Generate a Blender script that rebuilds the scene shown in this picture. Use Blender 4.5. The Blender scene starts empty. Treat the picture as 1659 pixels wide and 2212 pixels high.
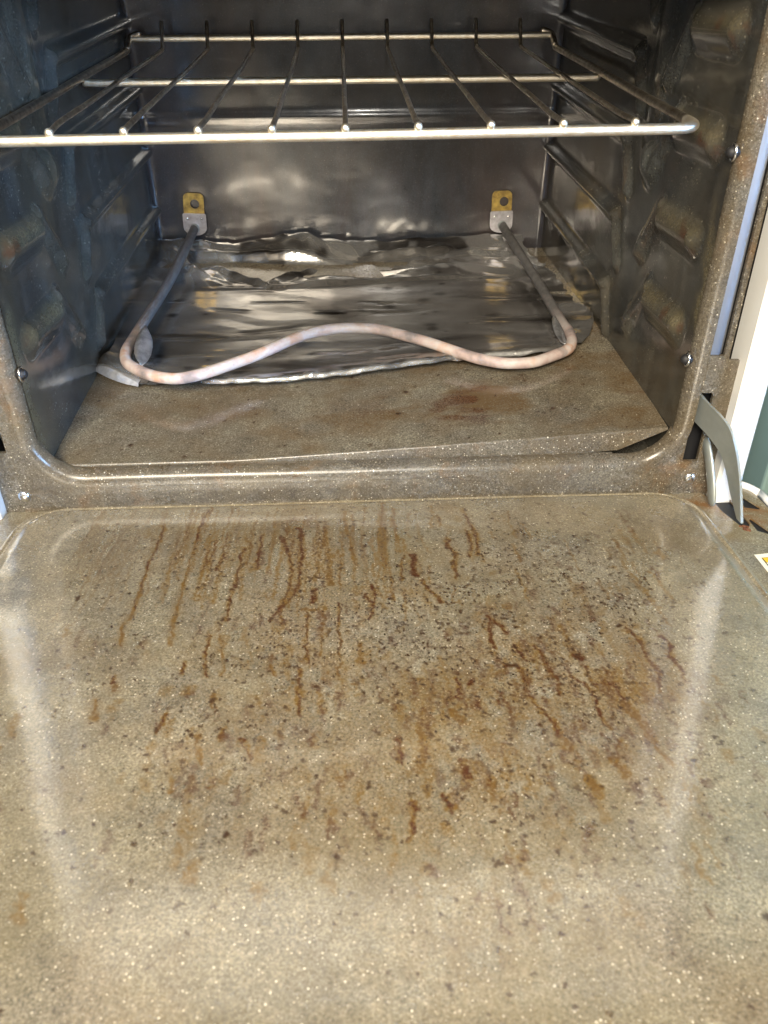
import bpy, bmesh, math, random
import numpy as np
from mathutils import Vector, Matrix, noise
from mathutils.geometry import delaunay_2d_cdt
random.seed(7); rng = np.random.default_rng(11)
C = bpy.context.scene.collection
S = bpy.context.scene
# ------------------------------------------------------------------ camera
cam_d = bpy.data.cameras.new('camera'); cam = bpy.data.objects.new('camera', cam_d); C.objects.link(cam)
S.camera = cam
cam_d.sensor_fit = 'HORIZONTAL'; cam_d.sensor_width = 36.0; cam_d.lens = 36.0*1812.76/1659.0
cam_d.clip_start = 0.01; cam_d.clip_end = 50
CAM = Vector((-0.003993, -0.453762, 0.288064))
th, ps, ro = 0.6205104, 0.0410583, -0.0048065
f0 = Vector((math.sin(ps), math.cos(ps), 0)); ri = Vector((math.cos(ps), -math.sin(ps), 0)); zz = Vector((0,0,1))
fw = f0*math.cos(th) - zz*math.sin(th); up = f0*math.sin(th) + zz*math.cos(th)
r2 = ri*math.cos(ro) + up*math.sin(ro); u2 = -ri*math.sin(ro) + up*math.cos(ro)
M = Matrix((r2, u2, -fw)).transposed().to_4x4(); M.translation = CAM
cam.matrix_world = M
cam_d.dof.use_dof = True; cam_d.dof.focus_distance = 0.60; cam_d.dof.aperture_fstop = 26
# ------------------------------------------------------------------ world, lamps, exposure
W = bpy.data.worlds.new('World'); S.world = W; W.use_nodes = True
bgn = W.node_tree.nodes['Background']; bgn.inputs[0].default_value = (0.95, 0.88, 0.76, 1); bgn.inputs[1].default_value = 0.21
S.view_settings.view_transform = 'Standard'; S.view_settings.look = 'None'
S.view_settings.exposure = 0.12; S.view_settings.gamma = 1.0
def area(name, loc, target, size, energy, col, sy=None):
    d = bpy.data.lights.new(name, 'AREA'); d.energy = energy; d.color = col; d.size = size
    if sy: d.shape = 'RECTANGLE'; d.size_y = sy
    o = bpy.data.objects.new(name, d); C.objects.link(o); o.location = loc
    o.rotation_euler = (Vector(target)-Vector(loc)).to_track_quat('-Z', 'Y').to_euler(); return o
area('warm_room_lamp', (-0.40, -1.55, 1.20), (0, 0.05, 0.05), 0.6, 84, (1.0, 0.885, 0.70))
area('phone_lamp', (0.03, -0.47, 0.33), (0, 0.2, 0.05), 0.035, 0.95, (1.0, 0.95, 0.86))
cw = area('cool_window', (1.25, -1.15, 0.5), (-0.2, 0.12, 0.16), 0.5, 1.9, (0.30, 0.56, 1.0)); cw.data.spread = math.radians(24)
# ------------------------------------------------------------------ helpers
def link(name, me, mat, parent=None, smooth=True):
    o = bpy.data.objects.new(name, me); C.objects.link(o)
    if mat: me.materials.append(mat)
    if parent: o.parent = parent
    if smooth: me.polygons.foreach_set('use_smooth', [True]*len(me.polygons))
    return o
def tag(o, label, cat, group=None, kind=None):
    o['label'] = label
    if cat: o['category'] = cat
    if group: o['group'] = group
    if kind: o['kind'] = kind
    return o
def empty(name, loc=(0,0,0)):
    o = bpy.data.objects.new(name, None); C.objects.link(o); o.location = loc; o.empty_display_size = .02; return o
def pyd(name, v, f, mat, parent=None, smooth=True, loc=None):
    me = bpy.data.meshes.new(name); me.from_pydata([tuple(map(float,q)) for q in v], [], f); me.update()
    o = link(name, me, mat, parent, smooth)
    return o
def grid_mesh(name, P, mat, parent=None, keep=None, attr=None, smooth=True):
    """P: (n,m,3) points; keep (n-1,m-1) mask of faces; attr (n,m,4) colour"""
    n, m = P.shape[:2]
    idx = np.arange(n*m).reshape(n, m)
    q = np.stack([idx[:-1,:-1], idx[1:,:-1], idx[1:,1:], idx[:-1,1:]], -1)
    q = q[keep] if keep is not None else q.reshape(-1,4)
    used = np.unique(q); remap = -np.ones(n*m, int); remap[used] = np.arange(len(used))
    q = remap[q]; V = P.reshape(-1,3)[used].astype(np.float32)
    me = bpy.data.meshes.new(name)
    me.vertices.add(len(V)); me.vertices.foreach_set('co', V.ravel())
    me.loops.add(q.size); me.loops.foreach_set('vertex_index', q.ravel().astype(np.int32))
    me.polygons.add(len(q)); me.polygons.foreach_set('loop_start', np.arange(0, q.size, 4, dtype=np.int32))
    me.update(calc_edges=True); me.validate()
    if attr is not None:
        a = me.color_attributes.new('wear_glint', 'FLOAT_COLOR', 'POINT')
        a.data.foreach_set('color', attr.reshape(-1,4)[used].astype(np.float32).ravel())
    return link(name, me, mat, parent, smooth)
def tube_mesh(pts, r, seg=14, closed=False, cap=True, sub=1, rfun=None):
    P = [Vector(p) for p in pts]
    if sub > 1:
        Q = []; n = len(P); rngi = range(n if closed else n-1)
        for i in rngi:
            g = lambda k: P[k % n] if closed else P[max(0, min(n-1, k))]
            a, b, c, d = g(i-1), g(i), g(i+1), g(i+2)
            for s in range(sub):
                t = s/sub
                Q.append(0.5*((2*b) + (c-a)*t + (2*a-5*b+4*c-d)*t*t + (3*b-a-3*c+d)*t**3))
        if not closed: Q.append(P[-1])
        P = Q
    n = len(P); V = []; F = []
    T = []
    for i in range(n):
        a = P[(i-1) % n] if (closed or i > 0) else P[i]; b = P[(i+1) % n] if (closed or i < n-1) else P[i]
        T.append((b-a).normalized())
    ref = Vector((0,0,1)) if abs(T[0].z) < .9 else Vector((1,0,0))
    N = (ref - T[0]*ref.dot(T[0])).normalized()
    for i in range(n):
        N = (N - T[i]*N.dot(T[i])).normalized(); B = T[i].cross(N)
        rr = r*(rfun(i/(n-1)) if rfun else 1)
        for k in range(seg):
            a = 2*math.pi*k/seg; V.append(P[i] + (N*math.cos(a)+B*math.sin(a))*rr)
    for i in range(n if closed else n-1):
        j = (i+1) % n
        for k in range(seg):
            F.append((i*seg+k, i*seg+(k+1)%seg, j*seg+(k+1)%seg, j*seg+k))
    if cap and not closed:
        for e, s in ((0, -1), (n-1, 1)):
            base = e*seg; c = P[e]; prev = base
            rr = r*(rfun(e/(n-1)) if rfun else 1)
            Nn = (V[base]-c).normalized(); Bb = T[e].cross(Nn)
            for h in (0.5, 0.85):
                st = len(V); q = math.sqrt(1-h*h)
                for k in range(seg):
                    a = 2*math.pi*k/seg
                    V.append(c + T[e]*s*rr*h + (Nn*math.cos(a)+Bb*math.sin(a))*rr*q)
                for k in range(seg): F.append((prev+k, prev+(k+1)%seg, st+(k+1)%seg, st+k))
                prev = st
            V.append(c + T[e]*s*rr); t = len(V)-1
            for k in range(seg): F.append((prev+k, prev+(k+1)%seg, t))
    return V, F
def fixn(o):
    bm = bmesh.new(); bm.from_mesh(o.data); bmesh.ops.recalc_face_normals(bm, faces=bm.faces); bm.to_mesh(o.data); bm.free(); return o
def tube(name, pts, r, mat, parent=None, **k):
    V, F = tube_mesh(pts, r, **k); return fixn(pyd(name, V, F, mat, parent))
def box(name, lo, hi, mat, parent=None, bev=0.0, seg=2):
    bm = bmesh.new(); bmesh.ops.create_cube(bm, size=1)
    lo, hi = Vector(lo), Vector(hi)
    for v in bm.verts:
        v.co = Vector(((lo[i]+hi[i])/2 + v.co[i]*(hi[i]-lo[i]) for i in range(3)))
    if bev: bmesh.ops.bevel(bm, geom=bm.edges[:], offset=bev, segments=seg, affect='EDGES', profile=.5)
    me = bpy.data.meshes.new(name); bm.to_mesh(me); bm.free()
    return link(name, me, mat, parent, False)
def plate(name, outer, holes, to3, mat, parent=None, thick=0.0012, bev=0):
    """2D polygon with holes -> thin solid sheet. to3(u,v,d) maps, d = depth behind the face."""
    vs = []; fs = []
    for lp in [outer]+holes:
        b = len(vs); vs += [Vector(p) for p in lp]; fs.append(list(range(b, b+len(lp))))
    edges = []
    for lp in fs: edges += [(lp[i], lp[(i+1) % len(lp)]) for i in range(len(lp))]
    r = delaunay_2d_cdt(vs, edges, [], 0, 1e-7)
    V2, F2 = r[0], r[2]
    def inside(p, poly):
        c = False; j = len(poly)-1
        for i in range(len(poly)):
            xi, yi = poly[i]; xj, yj = poly[j]
            if (yi > p[1]) != (yj > p[1]) and p[0] < (xj-xi)*(p[1]-yi)/(yj-yi)+xi: c = not c
            j = i
        return c
    F2 = [f for f in F2 if (lambda c: inside(c, outer) and not any(inside(c, h) for h in holes))((sum(V2[i][0] for i in f)/len(f), sum(V2[i][1] for i in f)/len(f)))]
    n = len(V2); V = [to3(p[0], p[1], 0) for p in V2] + [to3(p[0], p[1], thick) for p in V2]
    F = [tuple(f) for f in F2] + [tuple(i+n for i in reversed(f)) for f in F2]
    cnt = {}
    for f in F2:
        for i in range(len(f)):
            a, b = f[i], f[(i+1) % len(f)]; cnt[(a, b)] = 1
    for (a, b) in cnt:
        if (b, a) not in cnt: F.append((b, a, a+n, b+n))
    return fixn(pyd(name, V, F, mat, parent, smooth=False))
def rrect(x0, x1, y0, y1, r, n=8):
    out = []
    for cx, cy, a0 in ((x1-r, y1-r, 0), (x0+r, y1-r, 90), (x0+r, y0+r, 180), (x1-r, y0+r, 270)):
        for k in range(n+1):
            a = math.radians(a0+90*k/n); out.append((cx+r*math.cos(a), cy+r*math.sin(a)))
    return out
def vnoise(X, Y, sc, seed=0):
    """smooth value noise on arrays"""
    r = np.random.default_rng(seed); G = r.random((256, 256))
    x = X*sc; y = Y*sc; xi = np.floor(x).astype(int); yi = np.floor(y).astype(int); fx = x-xi; fy = y-yi
    fx = fx*fx*(3-2*fx); fy = fy*fy*(3-2*fy); a = lambda i, j: G[(xi+i) % 256, (yi+j) % 256]
    return (a(0,0)*(1-fx)+a(1,0)*fx)*(1-fy) + (a(0,1)*(1-fx)+a(1,1)*fx)*fy
def fbm(X, Y, sc, seed=0, o=4):
    s = 0; w = 1; t = 0
    for k in range(o): s = s+w*vnoise(X+3.1*k, Y+1.7*k, sc*2**k, seed+k); t += w; w *= .5
    return s/t
def sst(a, b, x): t = np.clip((x-a)/(b-a), 0, 1); return t*t*(3-2*t)
# ------------------------------------------------------------------ materials
def newmat(name):
    m = bpy.data.materials.new(name); m.use_nodes = True
    return m, m.node_tree.nodes, m.node_tree.links, m.node_tree.nodes['Principled BSDF']
def ramp(N, stops, interp='LINEAR'):
    r = N.new('ShaderNodeValToRGB'); r.color_ramp.interpolation = interp
    e = r.color_ramp.elements
    while len(e) < len(stops): e.new(0.5)
    for i, (p, c) in enumerate(stops): e[i].position = p; e[i].color = c if len(c) == 4 else (*c, 1)
    return r
def mix(N, L, fac, a, b, mode='MIX'):
    m = N.new('ShaderNodeMix'); m.data_type = 'RGBA'; m.blend_type = mode
    for i, s in ((0, fac), (6, a), (7, b)):
        if isinstance(s, bpy.types.NodeSocket): L.new(s, m.inputs[i])
        elif i == 0: m.inputs[0].default_value = s
        else: m.inputs[i].default_value = (*s, 1)
    return m.outputs[2]
def math_(N, L, op, a, b=None, clamp=False):
    m = N.new('ShaderNodeMath'); m.operation = op; m.use_clamp = clamp
    for i, s in enumerate((a, b)):
        if s is None: continue
        if isinstance(s, bpy.types.NodeSocket): L.new(s, m.inputs[i])
        else: m.inputs[i].default_value = s
    return m.outputs[0]
def noise_(N, L, co, scale, detail=4, rough=.6, dist=0):
    n = N.new('ShaderNodeTexNoise'); n.inputs['Scale'].default_value = scale; n.inputs['Detail'].default_value = detail
    n.inputs['Roughness'].default_value = rough; n.inputs['Distortion'].default_value = dist
    L.new(co, n.inputs['Vector']); return n.outputs['Fac']
def enamel(name, base, film=(0.16,0.12,0.05), film_amt=.5, speck=0.6, rough=.16, wear_glint=False, rust=0.0, wave=.15, film_scale=14, spec_scale=620, vary=1.0, streak=False, coat=.3, coatr=.1, mott=0.0, wcol=(.155,.082,.009), dots=False, ior=1.55):
    m, N, L, P = newmat(name)
    tc = N.new('ShaderNodeTexCoord').outputs['Object']
    n1 = noise_(N, L, tc, 900, 3, .7)
    r1 = ramp(N, [(.32, tuple(c*(1-.62*vary) for c in base)), (.5, base), (.68, tuple(min(1, c*(1+.75*vary)) for c in base))]); L.new(n1, r1.inputs[0])
    n1b = noise_(N, L, tc, 150, 4, .75)
    r1b = ramp(N, [(.3, (.80,)*3), (.7, (1.2,)*3)]); L.new(n1b, r1b.inputs[0])
    col = mix(N, L, 1.0, r1.outputs[0], r1b.outputs[0], 'MULTIPLY')
    n1c = noise_(N, L, tc, 34, 4, .65)
    r1c = ramp(N, [(.32, (.74,.73,.74)), (.68, (1.20,1.19,1.12))]); L.new(n1c, r1c.inputs[0])
    col = mix(N, L, 1.0, col, r1c.outputs[0], 'MULTIPLY')
    # greasy brown film, uneven
    mp = N.new('ShaderNodeMapping'); L.new(tc, mp.inputs[0])
    if streak: mp.inputs['Scale'].default_value = (1, 1, .25)
    n2 = noise_(N, L, mp.outputs[0], film_scale, 6, .65, .6)
    f2 = ramp(N, [(.36, (0,0,0)), (.72, (1,1,1))]); L.new(n2, f2.inputs[0])
    col = mix(N, L, math_(N, L, 'MULTIPLY', f2.outputs[0], film_amt), col, film)
    if rust > 0:
        n3 = noise_(N, L, tc, film_scale*1.9, 5, .7, .4)
        f3 = ramp(N, [(.56, (0,0,0)), (.72, (1,1,1))]); L.new(n3, f3.inputs[0])
        col = mix(N, L, math_(N, L, 'MULTIPLY', f3.outputs[0], rust), col, (.17, .075, .018))
    if mott > 0:
        nm = noise_(N, L, mp.outputs[0], 30, 5, .7, .8)
        rm = ramp(N, [(.34, (1-.6*mott,)*3), (.5, (1,1,1)), (.66, (1+.8*mott,)*3)]); L.new(nm, rm.inputs[0])
        col = mix(N, L, 1.0, col, rm.outputs[0], 'MULTIPLY')
    # porcelain flecks: pale specks of uneven size, a few dark ones
    v = N.new('ShaderNodeTexVoronoi'); v.inputs['Scale'].default_value = spec_scale; v.inputs['Randomness'].default_value = 1; L.new(tc, v.inputs['Vector'])
    sep = N.new('ShaderNodeSeparateColor'); L.new(v.outputs['Color'], sep.inputs[0])
    rad = math_(N, L, 'MULTIPLY', math_(N, L, 'POWER', sep.outputs[0], 3.0), .38)
    sp = math_(N, L, 'MULTIPLY', math_(N, L, 'SUBTRACT', rad, v.outputs['Distance']), 9.0, True)
    brkn = noise_(N, L, tc, spec_scale*2.6, 2, .7)
    sp = math_(N, L, 'MULTIPLY', sp, math_(N, L, 'MULTIPLY', math_(N, L, 'SUBTRACT', brkn, .38), 5.0, True))
    gl = ramp(N, [(.60, (0,0,0)), (.70, (1,1,1))]); L.new(noise_(N, L, tc, spec_scale*1.5, 3, .75), gl.inputs[0])
    sp = math_(N, L, 'MAXIMUM', sp, math_(N, L, 'MULTIPLY', gl.outputs[0], .38))
    col = mix(N, L, math_(N, L, 'MULTIPLY', sp, speck), col, (.90, .82, .66))
    v2 = N.new('ShaderNodeTexVoronoi'); v2.inputs['Scale'].default_value = spec_scale*.62; L.new(tc, v2.inputs['Vector'])
    sep2 = N.new('ShaderNodeSeparateColor'); L.new(v2.outputs['Color'], sep2.inputs[0])
    rad2 = math_(N, L, 'MULTIPLY', math_(N, L, 'POWER', sep2.outputs[1], 9.0), .30)
    dk = math_(N, L, 'MULTIPLY', math_(N, L, 'SUBTRACT', rad2, v2.outputs['Distance']), 8.0, True)
    col = mix(N, L, math_(N, L, 'MULTIPLY', dk, .55), col, (.05, .04, .025))
    rgh = rough
    n4 = noise_(N, L, tc, 40, 5, .6)
    rr = math_(N, L, 'ADD', math_(N, L, 'MULTIPLY', n4, rough*.9), rough*.55)
    hgt = math_(N, L, 'MULTIPLY', noise_(N, L, tc, 420, 3, .6), .6)
    if wear_glint:
        at = N.new('ShaderNodeAttribute'); at.attribute_name = 'wear_glint'
        sa = N.new('ShaderNodeSeparateColor'); L.new(at.outputs['Color'], sa.inputs[0])
        nn = noise_(N, L, tc, 700, 3, .7)
        brk = math_(N, L, 'MULTIPLY', math_(N, L, 'SUBTRACT', nn, .20), 3.2)
        o_ = math_(N, L, 'MULTIPLY', sa.outputs[0], brk, True)
        col = mix(N, L, math_(N, L, 'MULTIPLY', o_, .90), col, wcol)      # ochre grease
        b_ = math_(N, L, 'MULTIPLY', sa.outputs[1], brk, True)
        col = mix(N, L, math_(N, L, 'MULTIPLY', b_, .95), col, (.060, .015, .004))     # red brown burnt fat
        col = mix(N, L, sa.outputs[2], col, (.042, .018, .007))                        # char specks
        if dots:
            for dsc, st, mx, seed in ((470, .60, .38, 0), (330, .50, .27, 3.7), (640, .75, .42, 9.1)):
                mp2 = N.new('ShaderNodeMapping'); mp2.inputs['Scale'].default_value = (1, st, 1); mp2.inputs['Location'].default_value = (seed, seed*.7, 0); L.new(tc, mp2.inputs[0])
                vd = N.new('ShaderNodeTexVoronoi'); vd.inputs['Scale'].default_value = dsc
                nz = N.new('ShaderNodeTexNoise'); nz.inputs['Scale'].default_value = 900; L.new(tc, nz.inputs['Vector'])
                vm = N.new('ShaderNodeVectorMath'); vm.operation = 'MULTIPLY_ADD'; L.new(nz.outputs['Color'], vm.inputs[0]); vm.inputs[1].default_value = (.0011,)*3; L.new(mp2.outputs[0], vm.inputs[2])
                L.new(vm.outputs[0], vd.inputs['Vector'])
                sd_ = N.new('ShaderNodeSeparateColor'); L.new(vd.outputs['Color'], sd_.inputs[0])
                pw = math_(N, L, 'MULTIPLY', math_(N, L, 'SUBTRACT', sd_.outputs[0], math_(N, L, 'SUBTRACT', 1.0, math_(N, L, 'MULTIPLY', at.outputs['Alpha'], .50))), 2.6, True)
                rd = math_(N, L, 'MULTIPLY', math_(N, L, 'POWER', pw, .55), mx)
                dd_ = math_(N, L, 'MULTIPLY', math_(N, L, 'SUBTRACT', rd, vd.outputs['Distance']), 11.0, True)
                col = mix(N, L, math_(N, L, 'MULTIPLY', dd_, .96), col, (.036, .015, .006))
        hgt = math_(N, L, 'ADD', hgt, math_(N, L, 'MULTIPLY', sa.outputs[2], .8))
        hgt = math_(N, L, 'ADD', hgt, math_(N, L, 'MULTIPLY', b_, 1.2))
        rr = math_(N, L, 'ADD', rr, math_(N, L, 'MULTIPLY', o_, .12))
    L.new(col, P.inputs['Base Color']); L.new(rr, P.inputs['Roughness'])
    P.inputs['IOR'].default_value = ior
    P.inputs['Coat Weight'].default_value = coat; P.inputs['Coat IOR'].default_value = 1.9 if coat > .9 else 1.5; P.inputs['Coat Roughness'].default_value = coatr
    b = N.new('ShaderNodeBump'); b.inputs['Strength'].default_value = .22; b.inputs['Distance'].default_value = .0003; L.new(hgt, b.inputs['Height'])
    b2 = N.new('ShaderNodeBump'); b2.inputs['Strength'].default_value = wave; b2.inputs['Distance'].default_value = .004
    L.new(noise_(N, L, tc, 22, 2, .5), b2.inputs['Height']); L.new(b.outputs[0], b2.inputs['Normal'])
    L.new(b2.outputs[0], P.inputs['Normal']); 
    return m
DOOR = enamel('door_enamel', (.215,.192,.148), film=(.165,.134,.066), film_amt=.55, speck=1.0, spec_scale=700, coat=1.0, coatr=.115, rough=.28, wear_glint=True, dots=True, wave=.06, film_scale=9)
FLANGE = enamel('flange_enamel', (.20,.185,.15), film=(.19,.14,.06), film_amt=.8, speck=.4, rough=.22, rust=.9, wave=.06)
WALL = enamel('shaded_wall_enamel', (.036,.038,.038), film=(.055,.042,.022), film_amt=.7, speck=.14, rough=.20, rust=.12, mott=.6, wave=.15, wear_glint=True, wcol=(.12,.10,.055), vary=.6, streak=True, spec_scale=480)  # same enamel as the door, cavity shade put into its darker colour
BACK = enamel('shaded_back_enamel', (.022,.031,.044), film=(.054,.038,.032), film_scale=8, film_amt=.8, speck=.06, rough=.21, rust=.0, mott=.3, wave=.16, vary=.5, streak=True)  # darkened for shade, base tinted blue for the cool window light
FRAME = enamel('frame_enamel', (.088,.080,.068), film=(.095,.066,.030), film_amt=.6, speck=.62, coat=0.0, ior=1.42, rough=.27, rust=.35, wave=.1)
FLOOR = enamel('floor_enamel', (.150,.135,.106), film=(.105,.078,.046), film_amt=.5, speck=.40, rough=.12, wear_glint=True, wcol=(.100,.060,.024), rust=.1, wave=.12)
def simple(name, col, rough=.4, metal=0, nscale=0, namt=0, col2=None, bump=0, coat=0):
    m, N, L, P = newmat(name)
    tc = N.new('ShaderNodeTexCoord').outputs['Object']
    if nscale:
        n = noise_(N, L, tc, nscale, 5, .65)
        r = ramp(N, [(.35, col), (.68, col2 or tuple(c*(1-namt) for c in col))]); L.new(n, r.inputs[0]); L.new(r.outputs[0], P.inputs['Base Color'])
        if bump:
            b = N.new('ShaderNodeBump'); b.inputs['Strength'].default_value = bump; b.inputs['Distance'].default_value = .0006; L.new(n, b.inputs['Height']); L.new(b.outputs[0], P.inputs['Normal'])
    else: P.inputs['Base Color'].default_value = (*col, 1)
    P.inputs['Roughness'].default_value = rough; P.inputs['Metallic'].default_value = metal; P.inputs['Coat Weight'].default_value = coat
    return m
WHITE = simple('white_enamel', (.86,.86,.84), .25, 0, 30, 0, (.82,.81,.77), coat=.5)
PANELM = simple('control_panel_paint', (.42,.40,.36), .45, 0, 10, 0, (.36,.34,.30))
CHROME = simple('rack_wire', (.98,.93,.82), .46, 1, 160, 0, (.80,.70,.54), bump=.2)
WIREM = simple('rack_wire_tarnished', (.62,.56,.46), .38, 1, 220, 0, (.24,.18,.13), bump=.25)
GASK = simple('channel_blue_lit', (.30,.34,.42), .32, 0, 25, 0, (.26,.30,.38), coat=.3)  # white channel; the bluish light on it is put into the colour
STEEL = simple('hinge_steel', (.36,.39,.38), .42, .55, 60, 0, (.30,.33,.32))
ZINC = simple('zinc_plate', (.50,.49,.52), .38, .6, 180, 0, (.30,.28,.29), bump=.2)
BRASS = simple('yellow_zinc', (.62,.44,.12), .30, .75, 150, 0, (.20,.13,.05), bump=.3)
SCREW = simple('screw_metal', (.8,.8,.8), .22, 1)
DARKM = simple('hole_shade', (.012,.012,.014), .6)  # near-black stands in for shade inside holes, slots and gaps
RUST = simple('rust', (.16,.055,.018), .8, 0, 300, 0, (.05,.02,.012), bump=.6)
TEAL = simple('cabinet_paint', (.17,.245,.225), .5, 0, 12, 0, (.15,.215,.20))
FLOORK = simple('floor_vinyl', (.12,.15,.14), .5, 0, 8, 0, (.10,.12,.115))
# heating element: ash grey legs, pinkish chalky front
EL, N, L, P = newmat('element_sheath')
tc = N.new('ShaderNodeTexCoord').outputs['Object']; sx = N.new('ShaderNodeSeparateXYZ'); L.new(tc, sx.inputs[0])
ne = noise_(N, L, tc, 38, 4, .6); ne2 = noise_(N, L, tc, 170, 4, .7)
rc = ramp(N, [(.34, (.16,.14,.14)), (.46, (.38,.29,.265)), (.56, (.44,.39,.37)), (.68, (.44,.27,.19))]); L.new(ne, rc.inputs[0])
rl = ramp(N, [(.35, (.060,.058,.058)), (.65, (.105,.10,.098))]); L.new(ne2, rl.inputs[0])
yy = math_(N, L, 'ADD', sx.outputs[1], math_(N, L, 'MULTIPLY', ne, .05))
fy = N.new('ShaderNodeMapRange'); L.new(yy, fy.inputs[0]); fy.inputs[1].default_value = .155; fy.inputs[2].default_value = .215
c1 = mix(N, L, fy.outputs[0], rc.outputs[0], rl.outputs[0])
rs = ramp(N, [(.60, (0,0,0)), (.66, (1,1,1))]); L.new(noise_(N, L, tc, 55, 3, .6), rs.inputs[0])
c1 = mix(N, L, math_(N, L, 'MULTIPLY', rs.outputs[0], .5), c1, (.13,.11,.105))
L.new(c1, P.inputs['Base Color']); P.inputs['Roughness'].default_value = .62
bb = N.new('ShaderNodeBump'); bb.inputs['Strength'].default_value = .35; bb.inputs['Distance'].default_value = .0004; L.new(ne2, bb.inputs['Height']); L.new(bb.outputs[0], P.inputs['Normal'])
# foil: tarnished aluminium with brown burnt film
FOIL, N, L, P = newmat('tarnished_foil')
tc = N.new('ShaderNodeTexCoord').outputs['Object']
at = N.new('ShaderNodeAttribute'); at.attribute_name = 'wear_glint'; sa = N.new('ShaderNodeSeparateColor'); L.new(at.outputs['Color'], sa.inputs[0])
mp = N.new('ShaderNodeMapping'); mp.inputs['Scale'].default_value = (.55,1.6,1); L.new(tc, mp.inputs[0])
nf = noise_(N, L, mp.outputs[0], 15, 4, .5, .8)
rf = ramp(N, [(.32, (.07,.06,.053)), (.43, (.25,.235,.22)), (.60, (.50,.485,.47)), (.78, (.27,.22,.17))]); L.new(nf, rf.inputs[0])
cf = mix(N, L, sa.outputs[0], rf.outputs[0], (.82,.81,.79))  # pale mix: oxidised patches, and brightness painted on edge and corner
cf = mix(N, L, sa.outputs[2], cf, (.03,.022,.015))
L.new(cf, P.inputs['Base Color'])
P.inputs['Metallic'].default_value = .86
rr = math_(N, L, 'ADD', math_(N, L, 'MULTIPLY', noise_(N, L, tc, 60, 4, .6), .20), .07); L.new(rr, P.inputs['Roughness'])
bb = N.new('ShaderNodeBump'); bb.inputs['Strength'].default_value = .10; bb.inputs['Distance'].default_value = .0006
L.new(noise_(N, L, mp.outputs[0], 120, 4, .55, .5), bb.inputs['Height']); L.new(bb.outputs[0], P.inputs['Normal'])

# ================================================================== OVEN
oven = empty('oven', (0, 0, 0))
tag(oven, 'open built-in electric oven with speckled enamel darkened inside for shade and white side trims', 'oven')
D, HT = .388, .282
def wallx(y): return .2 - .022*y
# ---- side walls with pressed rack supports
def caps(Y, Z, a, b, r, h):
    ax, az = a; bx, bz = b; dx, dz = bx-ax, bz-az; l2 = dx*dx+dz*dz+1e-12
    t = np.clip(((Y-ax)*dx+(Z-az)*dz)/l2, 0, 1); d = np.hypot(Y-ax-t*dx, Z-az-t*dz)
    return h*(1-sst(.05, 1.0, d/r))
def wall_h(Y, Z):
    H = np.zeros_like(Y)
    add = lambda *a: np.maximum(H, caps(Y, Z, *a))
    for k, z in enumerate((.079, .132, .185, .238, .291)):
        H = add((.030, z), (.078, z-.003), .0150, .0065)
        H = add((.086, z+.004), (.107, z-.026), .010, .0045)
        H = add((.107, z-.026), (.112, z-.034), .011, .0055)
    for k, z in enumerate((.053, .106, .159, .212, .265)):
        H = add((.172, z), (.42, z), .0085, .0065)
        H = add((.172, z-.003), (.155, z-.032), .008, .0045)
        H = add((.20, z-.018), (.42, z-.018), .0075, -.0) if False else H
    H = np.maximum(H, caps(Y, Z, (.128, .30), (.128, .17), .022, .0035))
    H = np.maximum(H, caps(Y, Z, (.120, .153), (.121, .156), .019, .0075))
    return H - .0025*caps(Y, Z, (.27, .085), (.34, .085), .02, 1)*0
ys = np.linspace(.004, D, 200); zs = np.linspace(-.012, HT, 176)
Yg, Zg = np.meshgrid(ys, zs, indexing='ij')
for sgn, nm in ((1, 'side_wall'), (-1, 'side_wall')):
    Hh = wall_h(Yg, Zg) + .0012*fbm(Yg+sgn, Zg, 22, 5)
    X = sgn*(wallx(Yg) - Hh)
    Wa = np.zeros(Yg.shape+(4,)); Wa[...,3] = 1
    for z in (.079, .132, .185, .238, .291):
        mk = caps(Yg, Zg, (.026, z+.004), (.080, z+.001), .0105, 1); Wa[...,0] = np.maximum(Wa[...,0], mk*(.10+.75*fbm(Yg+sgn, Zg, 60, 15)))
        Wa[...,1] = np.maximum(Wa[...,1], caps(Yg, Zg, (.024, z), (.040, z), .011, 1)*sst(.5,.65,fbm(Yg+2*sgn, Zg, 120, 17))*.6)
    Wa[...,0] = np.maximum(Wa[...,0], .8*(1-sst(.006,.022,Yg))*sst(.42,.6,fbm(Yg, Zg+sgn, 40, 18)))
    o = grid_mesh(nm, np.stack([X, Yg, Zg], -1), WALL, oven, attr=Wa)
    o['label'] = 'blue-tinted left wall with pressed rack supports' if sgn < 0 else 'brownish right wall with pressed rack supports'
# ---- back wall: gently dished sheet with a pressed step low down
xs = np.linspace(-.199, .199, 160); zb = np.linspace(-.012, HT, 140)
Xb, Zb = np.meshgrid(xs, zb, indexing='ij')
edge = np.minimum(.199-np.abs(Xb), 9)
Yb = D - .004*(1-sst(0, .012, edge))*3 + .0016*fbm(Xb, Zb, 9, 3) - .0015*np.exp(-((Zb-.135)/.004)**2)
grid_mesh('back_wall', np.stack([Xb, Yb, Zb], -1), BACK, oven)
box('oven_ceiling', (-.203, .003, HT), (.203, D+.01, HT+.002), WALL, oven)
box('under_floor', (-.203, .004, -.016), (.203, D+.01, -.013), WALL, oven)
# ---- front frame: rolled rim round the opening + flat face with slots
prof = [(.0002, .0075), (.0000, .006), (.0004, .0035), (.0016, .0010), (.0036, -.0008), (.0062, -.0018), (.0095, -.0018)]
def opening(d, n=10):
    return rrect(-.2-d, .2+d, 0-d, .277+d, .026+d, n)
rim = []
base = opening(0)
V = []; F = []
rings = [opening(d) for d, y in prof]
nr = len(base)
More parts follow.
